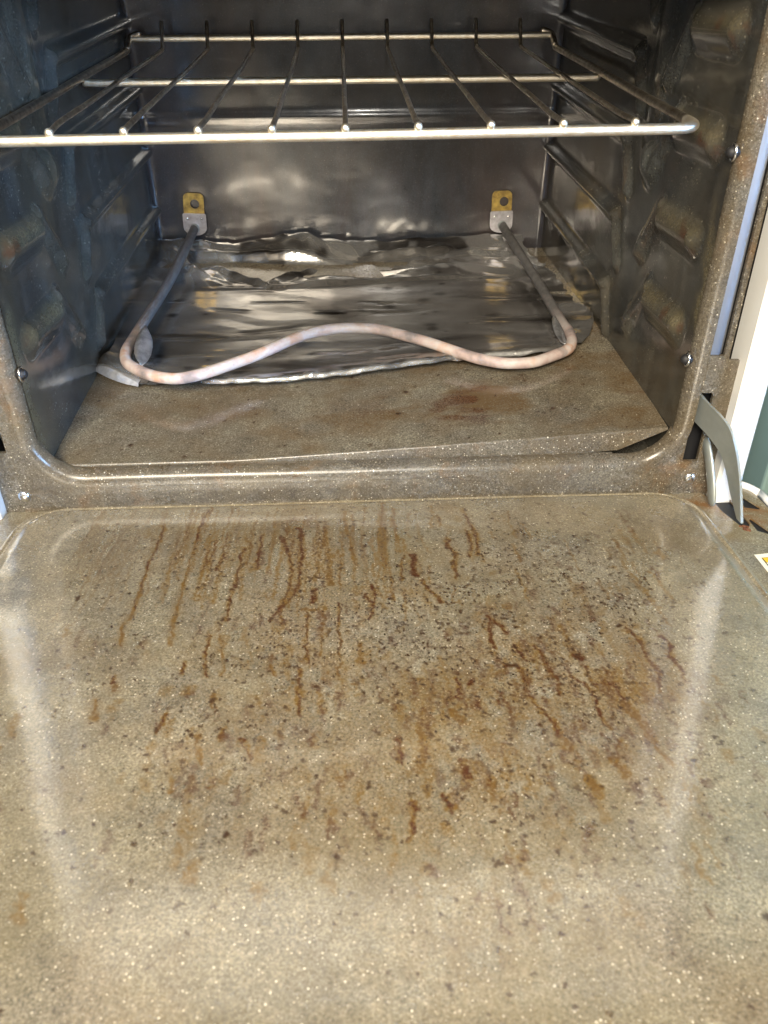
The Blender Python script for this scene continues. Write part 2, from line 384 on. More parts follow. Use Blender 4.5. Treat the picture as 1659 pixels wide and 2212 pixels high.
# densify straight runs
def dens(r):
    out = []
    for i in range(len(r)):
        a, b = Vector(r[i]), Vector(r[(i+1) % len(r)]); n = max(1, int((b-a).length/.01)); 
        for k in range(n): out.append(a.lerp(b, k/n))
    return out
cnts = [max(1, int((Vector(base[(i+1)%nr])-Vector(base[i])).length/.01)) for i in range(nr)]
def dens2(r):
    out = []
    for i in range(nr):
        a, b = Vector(r[i]), Vector(r[(i+1) % nr])
        for k in range(cnts[i]): out.append(a.lerp(b, k/cnts[i]))
    return out
rings = [dens2(r) for r in rings]; m_ = len(rings[0])
for (d, y), r in zip(prof, rings):
    for p in r:
        V.append((p.x, y + .0003*math.sin(p.x*40), p.y))
for i in range(len(prof)-1):
    for k in range(m_): F.append((i*m_+k, i*m_+(k+1)%m_, (i+1)*m_+(k+1)%m_, (i+1)*m_+k))
fixn(pyd('frame_rim', V, F, FRAME, oven))
# the ledge just behind the lower lip
box('lower_ledge', (-.19, .0070, -.010), (.165, .0105, -.0004), FRAME, oven, .0006)
hole_out = [tuple(p) for p in opening(.0095)]
slotR = [(.2078,-.002),(.2175,-.002),(.2175,.0455),(.2160,.0475),(.2098,.0475),(.2078,.044)]
slotL = [(-x, z) for x, z in reversed([(.2183,.0175),(.2270,.0175),(.2270,.0455),(.2255,.0475),(.2203,.0475),(.2183,.044)])]
chan = lambda s: [(s*a, b) for a, b in ((.2052,.070),(.2190,.070),(.2190,.345),(.2052,.345))]
chR = [(.2062,.072),(.2182,.072),(.2165,.284),(.2045,.284)]
hole_out2 = hole_out
outer = [(-.2345,-.0360),(.2345,-.0360),(.2345,.0685),(.2215,.0690),(.2190,.297),(-.2190,.297),(-.2215,.0690),(-.2345,.0685)]
holes = [hole_out, slotR, slotL, chR, [(-x, z) for x, z in reversed(chR)]]
plate('front_frame', outer, holes, lambda u, v, d: (u, -.0018+d, v), FRAME, oven, .0025)
box('gap_shade', (-.2345,.016,-.30), (.2345,.018,-.018), DARKM, oven)  # black sheets stand in for the unlit depth behind the frame
for s in (1, -1):
    box('gap_shade', (min(s*.203,s*.2335),.020,-.02), (max(s*.203,s*.2335),.022,.296), DARKM, oven)
    # recessed channel seen through the long slot, bluish light put into its colour
    V, F = [], []
    n = 10
    for j, z in enumerate((.0722, .284)):
        off = -.0022*(j)
        for k in range(n+1):
            a = math.pi*k/n
            V.append((s*(.2122+off - .0062*math.cos(a)), .0035 - .0042*math.sin(a), z))
    for k in range(n): F.append((k, k+1, n+1+k+1, n+1+k))
    F.append(tuple(range(n+1)))
    fixn(pyd('door_seal', V, F, GASK, oven))
    # white side trims of the cooker
    bm = bmesh.new()
    prof2 = [(.2345,.010),(.2345,-.0105),(.2365,-.0125),(.2490,-.0125),(.2510,-.0105),(.2510,.40)]
    vv = []
    for z in (-.42, .296):
        lean = 0
        for x, y in prof2: vv.append(bm.verts.new((s*(x - .030*max(0, min(z, .36))), y, z)))
    nn = len(prof2)
    for k in range(nn-1): bm.faces.new((vv[k], vv[k+1], vv[nn+k+1], vv[nn+k]))
    bmesh.ops.recalc_face_normals(bm, faces=bm.faces)
    me = bpy.data.meshes.new('side_trim'); bm.to_mesh(me); bm.free(); link('side_trim', me, WHITE, oven, False)
    # dimples in the inner rim: black plugs stand for the shade inside
    for z in (.068, .1855):
        V, F = tube_mesh([(s*.1975,.0035,z),(s*.1988,.0035,z)], .0032, seg=12)
        o = fixn(pyd('rim_dimple', V, F, STEEL if False else DARKM, oven))
        tube('dimple_ring', [(s*.1982, .0035+.0034*math.cos(a), z+.0044*math.sin(a)) for a in [2*math.pi*k/14 for k in range(14)]], .0007, SCREW, o, closed=True, seg=6)
    # frame screws at the foot
    bm = bmesh.new(); bmesh.ops.create_uvsphere(bm, u_segments=16, v_segments=8, radius=.0042)
    for v in bm.verts: v.co = Vector((v.co.x, v.co.y*.5, v.co.z)) + Vector((s*.2155, -.0018, -.0150))
    me = bpy.data.meshes.new('frame_screw'); bm.to_mesh(me); bm.free(); link('frame_screw', me, SCREW, oven)
# rust-brown fixing and front panel above the opening (reflected in the door)
box('control_panel', (-.2500,-.006,.300), (.2500,.03,.41), PANELM, oven, .004, 3)
box('cooktop', (-.262,-.018,.4105), (.262,.42,.426), WHITE, oven, .005, 3)
box('drawer_front', (-.2330,-.011,-.40), (.2330,.012,-.060), WHITE, oven, .004, 3)
# ---- hinge arms
ARM_O = [(.2095,.012,.0455),(.2120,-.0064,.0435),(.2148,-.0216,.0426),(.2177,-.0327,.0387),(.2215,-.0396,.0268),(.2262,-.0431,.0097),(.2291,-.0456,-.0036),(.2310,-.0500,-.0170)]
ARM_I = [(.2095,.012,.0255),(.2120,-.0006,.0251),(.2150,-.0150,.0236),(.2180,-.0240,.0200),(.2215,-.0288,.0130),(.2262,-.0300,.0010),(.2291,-.0330,-.0080),(.2310,-.0440,-.0180)]
def arm(s, parent):
    V = []; F = []; T = .0016
    def cr(P, m=5):
        P = [Vector(p) for p in P]; Q = []
        for i in range(len(P)-1):
            a, b, c, d = P[max(0,i-1)], P[i], P[i+1], P[min(len(P)-1,i+2)]
            for q in range(m):
                t = q/m; Q.append(.5*((2*b)+(c-a)*t+(2*a-5*b+4*c-d)*t*t+(3*b-a-3*c+d)*t**3))
        Q.append(P[-1]); return Q
    O, I = cr(ARM_O), cr(ARM_I); n = len(O); T = .0016
    if s < 0: O = [p+Vector((.0105,0,0)) for p in O]; I = [p+Vector((.0105,0,0)) for p in I]
    for a, b in zip(O, I):
        for p, dx in ((a, 0), (b, 0), (b, T), (a, T)): V.append((s*(p.x+dx), p.y, p.z))
    for i in range(n-1):
        for k in range(4): F.append((4*i+k, 4*i+(k+1)%4, 4*i+4+(k+1)%4, 4*i+4+k))
    F += [(0,1,2,3), tuple(4*(n-1)+k for k in (3,2,1,0))]
    return fixn(pyd('hinge_arm', V, F, STEEL, parent, smooth=False))
arm(1, oven); arm(-1, oven)
for s in (1,):   # claw behind the arm, seen in the slot
    V, F = tube_mesh([(s*.2185,-.004,.012),(s*.221,-.012,.004),(s*.224,-.020,-.008),(s*.226,-.024,-.016)], .0052, seg=10, sub=3)
    o = fixn(pyd('hinge_claw', [(v.x if abs(v.x)>0 else 0, v.y, v.z) for v in V], F, STEEL, oven))
    for v in o.data.vertices: v.co.x = s*(.2205) + (v.co.x-s*.2205)*.35
# ---- heating element (part) with its plates (sub-parts)
def sc(p, z):
    k = (CAM.z-z)/(CAM.z-.025); return (CAM.x+(p[0]-CAM.x)*k, CAM.y+(p[1]-CAM.y)*k, z)
EP = [(-.1584,.4207,.0335),(-.1617,.2804,.026),(-.1672,.185,.0225),(-.1692,.150,.022),(-.1701,.1264,.022),(-.1655,.108,.022),(-.1546,.0948,.022),(-.1420,.0850,.022),(-.1263,.0803,.022),(-.1120,.0850,.022),(-.0991,.0941,.022),(-.0715,.1173,.022),(-.0455,.1447,.022),(-.028,.1570,.022),(-.0103,.1612,.022),(.007,.1600,.022),(.0219,.155,.022),(.0523,.1328,.022),(.0805,.1069,.022),(.0950,.0970,.022),(.1087,.0923,.022),(.1260,.0935,.022),(.1408,.1022,.022),(.1560,.114,.022),(.1622,.1295,.022),(.1635,.147,.022),(.1620,.168,.0225),(.1597,.2745,.026),(.1544,.4107,.0325)]
EPW = [sc((a, b), c) for a, b, c in EP]
EPW[0] = (-.1535, .386, .0375); EPW[-1] = (.1490, .386, .0350)
element = tube('heating_element', EPW, .0041, EL, oven, seg=18, sub=6, rfun=lambda t: 1.0)
for s, cx, cz, tilt in ((-1, -.1528, .0455, .05), (1, .1478, .0430, -.02)):
    def T(u, v, d, cx=cx, cz=cz, tilt=tilt, y0=.3835):
        return (cx + u*math.cos(tilt) + v*math.sin(tilt)*1.0, y0+d, cz + v*math.cos(tilt) - u*math.sin(tilt))
    # grey terminal plate: square top, rounded foot
    out = [(-.0112,.0045),(-.0100,.0056),(.0100,.0056),(.0112,.0045),(.0112,-.008)] + [(.0112*math.cos(a), -.008-.0075*math.sin(a)) for a in [math.pi*k/10 for k in range(1,10)]] + [(-.0112,-.008)]
    plate('terminal_plate', out, [], T, ZINC, element, .0012)
    for u in (-.0068, .0068):
        bm = bmesh.new(); bmesh.ops.create_uvsphere(bm, u_segments=10, v_segments=6, radius=.0012)
        for v in bm.verts: v.co = Vector((v.co.x, v.co.y*.6, v.co.z)) + Vector(T(u, .0005, 0))
        me = bpy.data.meshes.new('rivet'); bm.to_mesh(me); bm.free(); link('rivet', me, SCREW, element)
    # yellow bracket with a round hole, bent back to the wall
    T2 = lambda u, v, d, T=T: (lambda p: (p[0], p[1]+max(0, (v-.004))*.10+.0012, p[2]))(T(u, v, d))
    outb = [(-.0100,.0048),(.0098,.0048),(.0098,.019)] + [(.0048+.005*math.cos(a), .0195+.0045*math.sin(a)) for a in [math.pi/2*k/5 for k in range(6)]] + [(-.0052-.0045*math.sin(a), .0195+.0045*math.cos(a)) for a in [math.pi/2*k/5 for k in range(6)]]
    hx = .001 if s < 0 else .0022
    plate('element_bracket', outb, [[(hx+.0044*math.cos(a), .0140+.0044*math.sin(a)) for a in [2*math.pi*k/18 for k in range(18)]]], T2, BRASS, element, .0009)
    tube('tube_collar', [(EPW[0] if s < 0 else EPW[-1]), tuple(Vector(EPW[0] if s < 0 else EPW[-1])+Vector((0,-.004,-.0006)))], .0045, STEEL, element, seg=16)

# ================================================================== DOOR (part of the oven)
TD = math.radians(7.0)
O = Vector((0,.003,-.022)); E_ = Vector((0,-math.cos(TD),math.sin(TD))); Nn = Vector((0,math.sin(TD),math.cos(TD)))
def dw(x, t, n=0): p = O + E_*t + Nn*n; return (x, p.y, p.z)
xs = np.linspace(-.2185,.2185,860); ts = np.linspace(.0015,.365,740)
Xd, Td = np.meshgrid(xs, ts, indexing='ij')
# distance inside the crease (rounded rectangle)
def rr_sd(X, Y, x0, x1, y0, y1, r):
    cx, cy = (x0+x1)/2, (y0+y1)/2; qx = np.abs(X-cx)-(x1-x0)/2+r; qy = np.abs(Y-cy)-(y1-y0)/2+r
    return np.hypot(np.maximum(qx,0), np.maximum(qy,0)) + np.minimum(np.maximum(qx,qy),0) - r
sd = rr_sd(Xd, Td, -.2175+.012*np.clip(Td-.1,0,1), .2175-.012*np.clip(Td-.1,0,1), .0025, .40, .030)
Nd = -.0052*sst(-.0135,-.0015, sd) + .0016*np.exp(-((sd+.0022)/.0011)**2) + .0005*(fbm(Xd, Td, 12, 9)-.5)
# ---- wear: grease runs, burnt fat, char specks (baked as an attribute on the fine grid)
A = np.zeros(Xd.shape+(4,)); A[...,3] = 1
dx = xs[1]-xs[0]; dt = ts[1]-ts[0]
def stroke(pts, w, ch, amt=1.0, jit=.35, soft=.45):
    pts = np.array(pts, float)
    if len(pts) > 2:
        Q = []
        for i in range(len(pts)-1):
            a, b, c, d = pts[max(0,i-1)], pts[i], pts[i+1], pts[min(len(pts)-1,i+2)]
            for q in range(6):
                t = q/6; Q.append(.5*((2*b)+(c-a)*t+(2*a-5*b+4*c-d)*t*t+(3*b-a-3*c+d)*t**3))
        Q.append(pts[-1]); pts = np.array(Q)
    else: pts = np.array([pts[0]+(pts[1]-pts[0])*k/8 for k in range(9)])
    pts = pts + rng.normal(0, .00045, pts.shape)*jit*2
    n = len(pts)
    for i in range(n-1):
        a, b = pts[i], pts[i+1]; ww = w*(1+jit*rng.normal()*.8); ww = max(ww, w*.45)
        x0, x1 = min(a[0],b[0])-2*ww, max(a[0],b[0])+2*ww; t0, t1 = min(a[1],b[1])-2*ww, max(a[1],b[1])+2*ww
        i0, i1 = int((x0-xs[0])/dx), int((x1-xs[0])/dx)+2; j0, j1 = int((t0-ts[0])/dt), int((t1-ts[0])/dt)+2
        i0, j0 = max(i0,0), max(j0,0); i1, j1 = min(i1,len(xs)), min(j1,len(ts))
        if i0 >= i1 or j0 >= j1: continue
        X, T = Xd[i0:i1,j0:j1], Td[i0:i1,j0:j1]; dv = b-a; l2 = dv@dv+1e-12
        s = np.clip(((X-a[0])*dv[0]+(T-a[1])*dv[1])/l2, 0, 1); dd = np.hypot(X-a[0]-s*dv[0], T-a[1]-s*dv[1])
        am = amt*(1-sst(1-soft, 1+soft, dd/ww))*(.75+.35*rng.random())
        A[i0:i1,j0:j1,ch] = np.maximum(A[i0:i1,j0:j1,ch], np.minimum(am, 1))
DRIPS = [[[[-0.0968,0.0183],[-0.0996,0.0387],[-0.0988,0.058]],0.00105,2],[[[-0.0988,0.058],[-0.0994,0.076],[-0.0985,0.1022],[-0.0983,0.1218],[-0.0982,0.14],[-0.0963,0.1571]],0.0009,0],[[[-0.1386,0.0307],[-0.144,0.0446],[-0.1465,0.0579],[-0.1483,0.0782],[-0.1487,0.1016]],0.00075,3],[[[-0.1467,0.036],[-0.1464,0.0553],[-0.1474,0.0708],[-0.1474,0.0972]],0.00075,3],[[[-0.122,0.036],[-0.1205,0.0514],[-0.1221,0.0646],[-0.1221,0.0845],[-0.1213,0.1009],[-0.1212,0.1163],[-0.1208,0.1268]],0.0009,1],[[[-0.1204,0.1289],[-0.1229,0.1387],[-0.1225,0.1482],[-0.1204,0.1576]],0.0009,0],[[[-0.1096,0.0627],[-0.1103,0.0779],[-0.1116,0.0851]],0.0005,3],[[[-0.0806,0.0733],[-0.082,0.0832],[-0.0835,0.0915]],0.00105,2],[[[-0.0739,0.0345],[-0.0781,0.0484],[-0.0793,0.0618]],0.00075,3],[[[-0.0701,0.0516],[-0.0686,0.0624]],0.0009,0],[[[-0.0692,0.0676],[-0.0705,0.0801],[-0.0706,0.1038],[-0.0718,0.1148],[-0.0717,0.1315],[-0.0713,0.1395]],0.0009,1],[[[-0.0597,0.0522],[-0.0604,0.0681],[-0.0609,0.0807],[-0.0602,0.0904]],0.00105,2],[[[-0.0483,0.0569],[-0.0455,0.069]],0.00135,2],[[[-0.0455,0.069],[-0.042,0.0842],[-0.0404,0.1009],[-0.0421,0.1164],[-0.0445,0.1269],[-0.0446,0.1351],[-0.0417,0.1431]],0.00105,1],[[[-0.0385,0.0451],[-0.0369,0.0642],[-0.0359,0.0797],[-0.0362,0.0965],[-0.0363,0.108]],0.0012,2],[[[-0.0363,0.108],[-0.0405,0.1229],[-0.0459,0.133],[-0.0489,0.1408]],0.00105,1],[[[-0.0223,0.0447],[-0.0227,0.0624],[-0.0197,0.0781],[-0.0204,0.0974],[-0.0187,0.1089]],0.00165,0],[[[-0.011,0.0264],[-0.0096,0.0496],[-0.007,0.0737],[-0.0046,0.0912]],0.0012,0],[[[-0.0258,0.0752],[-0.0267,0.0899],[-0.0276,0.1062]],0.00105,0],[[[-0.028,0.1129],[-0.0271,0.1216],[-0.0288,0.1267]],0.00135,2],[[[-0.0303,0.1338],[-0.0304,0.1495],[-0.0298,0.1643],[-0.0294,0.1748]],0.001,1],[[[-0.034,0.1316],[-0.0256,0.1321]],0.0014,0],[[[-0.0151,0.0733],[-0.0137,0.0858],[-0.0143,0.1001],[-0.013,0.1137]],0.0009,0],[[[0.0033,0.1102],[0.0049,0.1191],[0.0037,0.1264],[0.0008,0.1242],[-0.0001,0.1188]],0.0007,2],[[[0.0034,0.1275],[0.0031,0.1357],[0.0018,0.1416]],0.0007,2],[[[-0.022,0.1302],[-0.0218,0.1442],[-0.0232,0.1574],[-0.0229,0.1699]],0.0007,0],[[[-0.0136,0.1265],[-0.0141,0.1504],[-0.0135,0.1616],[-0.0146,0.1721]],0.0006,1],[[[-0.0788,0.1488],[-0.0776,0.1581],[-0.0785,0.1669],[-0.0758,0.1823]],0.0007,1],[[[-0.0734,0.1509],[-0.0694,0.1692],[-0.0683,0.1827]],0.0007,0],[[[-0.0866,0.1717],[-0.0874,0.18]],0.0007,1],[[[-0.1184,0.18],[-0.1178,0.1849]],0.0008,2],[[[-0.1178,0.1849],[-0.1154,0.1905]],0.0012,0],[[[-0.1228,0.1963],[-0.1206,0.2089]],0.0012,0],[[[-0.1117,0.2065],[-0.1137,0.2107]],0.0007,3],[[[-0.032,0.178],[-0.0324,0.1926],[-0.0316,0.2108]],0.001,1],[[[-0.0034,0.1621],[-0.0041,0.1727],[-0.0026,0.1779]],0.0015,0],[[[-0.0629,0.2176],[-0.0634,0.2258]],0.001,1],[[[-0.0698,0.1953],[-0.0697,0.2044]],0.001,0],[[[-0.0893,0.2077],[-0.0912,0.2189]],0.0008,1],[[[-0.1401,0.0906],[-0.1364,0.109],[-0.1377,0.1258]],0.0009,3],[[[-0.1517,0.09],[-0.1532,0.1036],[-0.1527,0.1146],[-0.1535,0.125]],0.0005,3],[[[-0.1527,0.1124],[-0.1528,0.1167]],0.0009,4],[[[-0.0124,0.1757],[-0.0146,0.1823],[-0.0135,0.1889]],0.0009,0],[[[-0.0463,0.1756],[-0.0435,0.184]],0.001,0],[[[-0.0735,0.2198],[-0.0734,0.2266],[-0.07,0.2371]],0.0012,0],[[[-0.0544,0.2235],[-0.0504,0.2356]],0.001,1],[[[0.0227,0.0805],[0.0206,0.0926],[0.0197,0.1066]],0.0006,1],[[[0.0286,0.0808],[0.0277,0.093],[0.0283,0.1025]],0.0018,2],[[[0.0311,0.1072],[0.0335,0.1163],[0.0378,0.1231],[0.039,0.1295]],0.0011,1],[[[0.0494,0.0613],[0.049,0.0718],[0.0521,0.0797],[0.0504,0.0943],[0.0497,0.106]],0.0012,1],[[[0.0633,0.0278],[0.066,0.0512],[0.0673,0.0623],[0.0651,0.0829]],0.0012,1],[[[0.0622,0.0538],[0.0628,0.07],[0.0601,0.0851]],0.0012,1],[[[0.0939,0.0458],[0.0953,0.0571],[0.0958,0.0653]],0.0006,4],[[[0.1356,0.0336],[0.1347,0.0439],[0.1337,0.0552],[0.1334,0.0648]],0.0005,3],[[[0.0619,0.1429],[0.0666,0.151],[0.0687,0.1587]],0.00105,2],[[[0.0616,0.1488],[0.0602,0.1619],[0.0619,0.1693]],0.0012,2],[[[0.0709,0.1662],[0.0729,0.1734],[0.0742,0.1786]],0.0011,2],[[[0.0797,0.1675],[0.0836,0.1757],[0.0835,0.1842],[0.086,0.1926],[0.0851,0.2035]],0.001,1],[[[0.0636,0.1823],[0.07,0.1835],[0.0709,0.1901],[0.0712,0.1997],[0.0725,0.2089],[0.0761,0.2164],[0.0785,0.2236],[0.0789,0.2305]],0.0009,1],[[[0.0922,0.1913],[0.0974,0.1964],[0.0996,0.2043],[0.0998,0.2133],[0.0994,0.2205],[0.1018,0.2263]],0.0009,2],[[[0.1285,0.1563],[0.1325,0.1659],[0.1315,0.1766],[0.1326,0.1835],[0.1337,0.1902],[0.1295,0.2059]],0.0011,1],[[[0.1439,0.1628],[0.146,0.1703],[0.1441,0.179],[0.1449,0.1892],[0.1431,0.1972]],0.001,2],[[[0.1013,0.1852],[0.1014,0.1934],[0.1029,0.1998]],0.0009,1],[[[0.1069,0.1969],[0.1112,0.2003],[0.1117,0.2095]],0.0012,1],[[[0.1117,0.2095],[0.1141,0.2184],[0.1165,0.227],[0.1168,0.2352]],0.0026,0],[[[0.0397,0.1901],[0.0406,0.1965],[0.0386,0.2041]],0.0009,2],[[[0.047,0.1921],[0.0455,0.1952]],0.0009,2],[[[0.1813,0.0871],[0.1774,0.1016],[0.1775,0.1155],[0.1797,0.1267]],0.0006,3],[[[0.1611,0.16],[0.163,0.1675]],0.0009,3],[[[0.0648,0.1815],[0.0701,0.1827]],0.0009,4],[[[0.0979,0.1765],[0.1008,0.1784]],0.0021,2],[[[0.0791,0.2209],[0.0792,0.2292],[0.0813,0.2372]],0.002,0],[[[0.0204,0.2178],[0.021,0.2341],[0.0181,0.2466]],0.002,0],[[[0.036,0.2129],[0.0402,0.2202]],0.0024,0],[[[0.0109,0.227],[0.011,0.2413]],0.0014,1],[[[0.0454,0.2516],[0.0465,0.2622]],0.002,0],[[[0.0357,0.24],[0.0371,0.2512]],0.0018,1],[[[0.0851,0.2525],[0.0872,0.262]],0.002,0],[[[0.0985,0.2445],[0.1012,0.2545]],0.0018,0],[[[0.1148,0.2227],[0.1196,0.2469]],0.0014,0],[[[0.0488,0.0114],[0.0634,0.0154]],0.003,5],[[[0.0502,0.027],[0.059,0.0394]],0.0039,5],[[[0.0143,0.2605],[0.0146,0.2694],[0.0121,0.2798]],0.0012,1],[[[0.0271,0.2589],[0.0296,0.268]],0.001,1]]
for pts, w, k in DRIPS:
    w = max(w, .00055)
    stroke(pts, w*2.3, 0, .36, .5, .9) if k < 3 else None
    if k == 0: stroke(pts, w*.8, 0, 1, .6, .5); stroke(pts, w*.4, 1, .3, .7)
    elif k == 1: stroke(pts, w*.9, 0, 1, .6, .5); stroke(pts, w*.48, 1, .9, .8, .6)
    elif k == 2: stroke(pts, w*.95, 0, .9); stroke(pts, w*.62, 1, 1, .7)
    elif k == 3: stroke(pts, w, 0, .38); stroke(pts, w*.6, 2, .22, .6)
    elif k == 4: stroke(pts, w*.8, 2, .85, .6)
    elif k == 5: stroke(pts, w, 0, .16)
BL = [(0.0716,0.189,0.042,0.8),(0.1171,0.1976,0.0336,0.9),(0.0324,0.2109,0.042,0.7),(0.0415,0.2354,0.0448,0.7),(0.0916,0.2379,0.0364,0.5),(-0.0355,0.1567,0.0308,0.5),(-0.0212,0.1842,0.0336,0.5),(-0.0735,0.2371,0.0196,0.6),(-0.0164,0.2448,0.042,0.45),(0.0068,0.2684,0.0336,0.45),(-0.0495,0.2067,0.0336,0.4),(-0.0415,0.0258,0.0252,0.5),(0.052,0.0253,0.014,0.5),(0.0273,0.1176,0.014,0.6),(0.0422,0.2701,0.0364,0.3),(0.1108,0.2511,0.0252,0.35),(-0.0744,0.1362,0.0252,0.2),(0.0276,0.3157,0.042,0.3),(-0.1007,0.2152,0.0224,0.15),(0.09,.165,.05,.5),(-.03,.13,.04,.35)]
den = np.zeros_like(Xd)
for bx, bt, br, ba in BL: den = np.maximum(den, ba*np.exp(-((Xd-bx)**2+(Td-bt)**2)/(2*(br*.62)**2)))
warp = .006*(fbm(Xd, Td, 45, 31)-.5)
streaky = fbm(Xd*2.6+warp*2, Td*.8, 60, 21, 5)
patch = fbm(Xd+warp, Td, 75, 27, 4)
A[...,0] = np.maximum(A[...,0], den*sst(.50,.68, .55*streaky+.45*patch)*.95)
A[...,1] = np.maximum(A[...,1], den*sst(.60,.74, .5*fbm(Xd*2.4+warp, Td*.9, 70, 41, 4)+.5*fbm(Xd, Td, 140, 51, 3))*.75)
A[...,0] = np.maximum(A[...,0], .22*sst(.5,.75, fbm(Xd, Td, 24, 61, 4)))
A[...,0] = np.maximum(A[...,0], den*.95*sst(.34,.58, fbm(Xd*1.5+warp, Td, 110, 63, 4)))
# long thin runs from the hinge edge
for _ in range(190):
    x = rng.uniform(-.165,.03) if rng.random() < .72 else rng.uniform(.01,.17); t = rng.uniform(.012,.07) if x < .02 else rng.uniform(.02,.13)
    ln = rng.uniform(.025,.085) if x < .02 else rng.uniform(.012,.04); k = int(ln/.007)+2; p = []
    for q in range(k): x += rng.normal(0,.0007); p.append((x, t+ln*q/k))
    am = rng.uniform(.4,1)*(.5 if x < -.11 else 1)
    stroke(p, rng.uniform(.00035,.00065), 0, am, .6, .7)
    if rng.random() < .6: stroke(p[:max(3,k//2)], .00036, 1, am*.7, .5, .7)
A[...,0] = np.maximum(A[...,0], .5*np.exp(-(((Xd+.045)/.05)**2+((Td-.02)/.012)**2))*sst(.35,.65,fbm(Xd,Td*2,80,64,3)))
# random short runs in the dirty zone
for _ in range(800):
    for tr in range(30):
        x = rng.uniform(-.16,.17); t = rng.uniform(.03,.31); i = int((x-xs[0])/dx); j = int((t-ts[0])/dt)
        if rng.random() < den[i,j]+.03: break
    ln = rng.uniform(.004,.022); k = int(rng.integers(3,5)); p = [(x+rng.normal(0,.0009), t+ln*q/k) for q in range(k)]
    if rng.random() < .6: stroke(p, rng.uniform(.0004,.0010), 0, rng.uniform(.3,.75), .9, .8)
    else: stroke(p, rng.uniform(.0003,.0006), 1, rng.uniform(.3,.7), .8, .7)
# char specks, many tiny, some with a little tail down the slope
dsp = np.zeros_like(Xd)
for bx, bt, br, ba in [(.09,.09,.06,.9),(.12,.13,.06,.8),(.03,.15,.07,.9),(-.03,.16,.06,.7),(-.10,.09,.07,.35),(.0,.09,.09,.4),(.08,.19,.06,.8),(-.06,.22,.07,.45),(.05,.25,.07,.45),(-.12,.18,.05,.3),(0,.03,.16,.3),(.12,.24,.04,.4)]:
    dsp = np.maximum(dsp, ba*np.exp(-((Xd-bx)**2+(Td-bt)**2)/(2*(br*.6)**2)))
for _ in range(1700):
    for tr in range(30):
        x = rng.uniform(-.205,.19); t = rng.uniform(.006,.35); i = int((x-xs[0])/dx); j = int((t-ts[0])/dt)
        if rng.random() < dsp[i,j]+.03: break
    r = rng.choice([.00018,.00026,.00036,.00055], p=[.45,.36,.17,.02])
    stroke([(x,t),(x+rng.normal(0,.0008), t+rng.uniform(0,.0014))], r, 2, rng.uniform(.6,1), .5, .45)
    if rng.random() < .3: stroke([(x,t),(x+rng.normal(0,.001), t+rng.uniform(.002,.007))], r*.7, 0 if rng.random()<.6 else 2, rng.uniform(.3,.6), .4)
A[...,3] = np.clip(.8*dsp*(.1+1.5*fbm(Xd, Td, 60, 71, 3)) + .16, 0, 1)
P3 = np.zeros(Xd.shape+(3,))
P3[...,0] = Xd; P3[...,1] = O.y + E_.y*Td + Nn.y*Nd; P3[...,2] = O.z + E_.z*Td + Nn.z*Nd
kp = (sd[:-1,:-1] < .0004)
door = empty('oven_door', (0,0,0)); door.parent = oven
door['label'] = 'dropped-open oven door with stained speckled enamel liner'
grid_mesh('door_liner', P3, DOOR, door, keep=kp, attr=A)
# flange of the door round the liner, with the slot the hinge arm drops into
fl = [(-.2605,.0005)] + [(-.2605,.42),(.2605,.42)] + [(.2605-.009*(1-math.cos(a)), .0085-.0095*math.sin(a)) for a in [math.pi/2*k/6 for k in range(7)]] + [(.2405,-.001),(.2405,.046),(.2375,.052),(.2335,.050),(.2295,.030),(.2290,.012),(.2250,.003),(.2190,-.0015)] + [(-.2260,-.0015),(-.2340,.003),(-.2385,.012),(-.2395,.030),(-.2425,.050),(-.2470,.052),(-.2500,.046),(-.2500,-.001),(-.2545,.0)]
hl1 = [(.2470,.0115),(.2510,.0100),(.2560,.0270),(.2540,.0290),(.2460,.0260)]
hl2 = [(.2415,.0420),(.2440,.0400),(.2490,.0580),(.2460,.0600),(.2410,.0560)]
plate('door_flange', fl, [hl1, hl2], lambda u, v, d: dw(u, v, -.0056-d), FLANGE, door, .0012)
box_pts = None
V = [dw(x, t, n) for t in (-.012,.42) for (x, n) in ((-.2600,-.0075),(.2600,-.0075),(.2600,-.034),(-.2600,-.034))]
pyd('door_core', V, [(0,1,2,3),(4,7,6,5),(0,4,5,1),(2,6,7,3)], DARKM, door, smooth=False)  # near-black, stands for the shade seen through the flange slots
# white outer shell, rolled edge standing slightly proud with rounded corners
edge_pts = [(-.2645,.43),(-.2645,.012)] + [(-.2645+.013*(1-math.cos(a)), .012-.0215*math.sin(a)) for a in [math.pi/2*k/6 for k in range(1,7)]]
for s in (1,-1):
    pts = [dw(s*x, t, -.0050) for x, t in [(.2640,.43),(.2640,.30),(.2640,.15),(.2640,.020),(.2630,.008),(.2590,-.002),(.2520,-.0075),(.2430,-.0085)]]
    tube('shell_edge', pts, .0026, WHITE, door, seg=10, sub=3)
    V = [dw(s*x, t, n) for t in (-.004,.43) for (x, n) in ((.2650,-.006),(.2650,-.036))]
    pyd('shell_side', V, [(0,1,3,2)], WHITE, door, smooth=False)
pyd('shell_front', [dw(x,t,-.036) for x, t in ((-.265,-.006),(.265,-.006),(.265,.43),(-.265,.43))], [(0,1,2,3)], WHITE, door, smooth=False)
# rust crust round the slot where the arm enters
V, F = [], []
bm = bmesh.new()
for q in range(26):
    a = rng.random()*6.28; rr_ = rng.random()*.0045
    M_ = Matrix.Translation(Vector(dw(.2345+rr_*math.cos(a)*.7, .0525+rr_*math.sin(a), -.0055))) @ Matrix.Scale(rng.uniform(.6,1.6), 4)
    bmesh.ops.create_icosphere(bm, subdivisions=1, radius=.0008, matrix=M_)
me = bpy.data.meshes.new('rust_crust'); bm.to_mesh(me); bm.free(); o = link('rust_crust', me, RUST, door, False); o['kind'] = 'stuff'
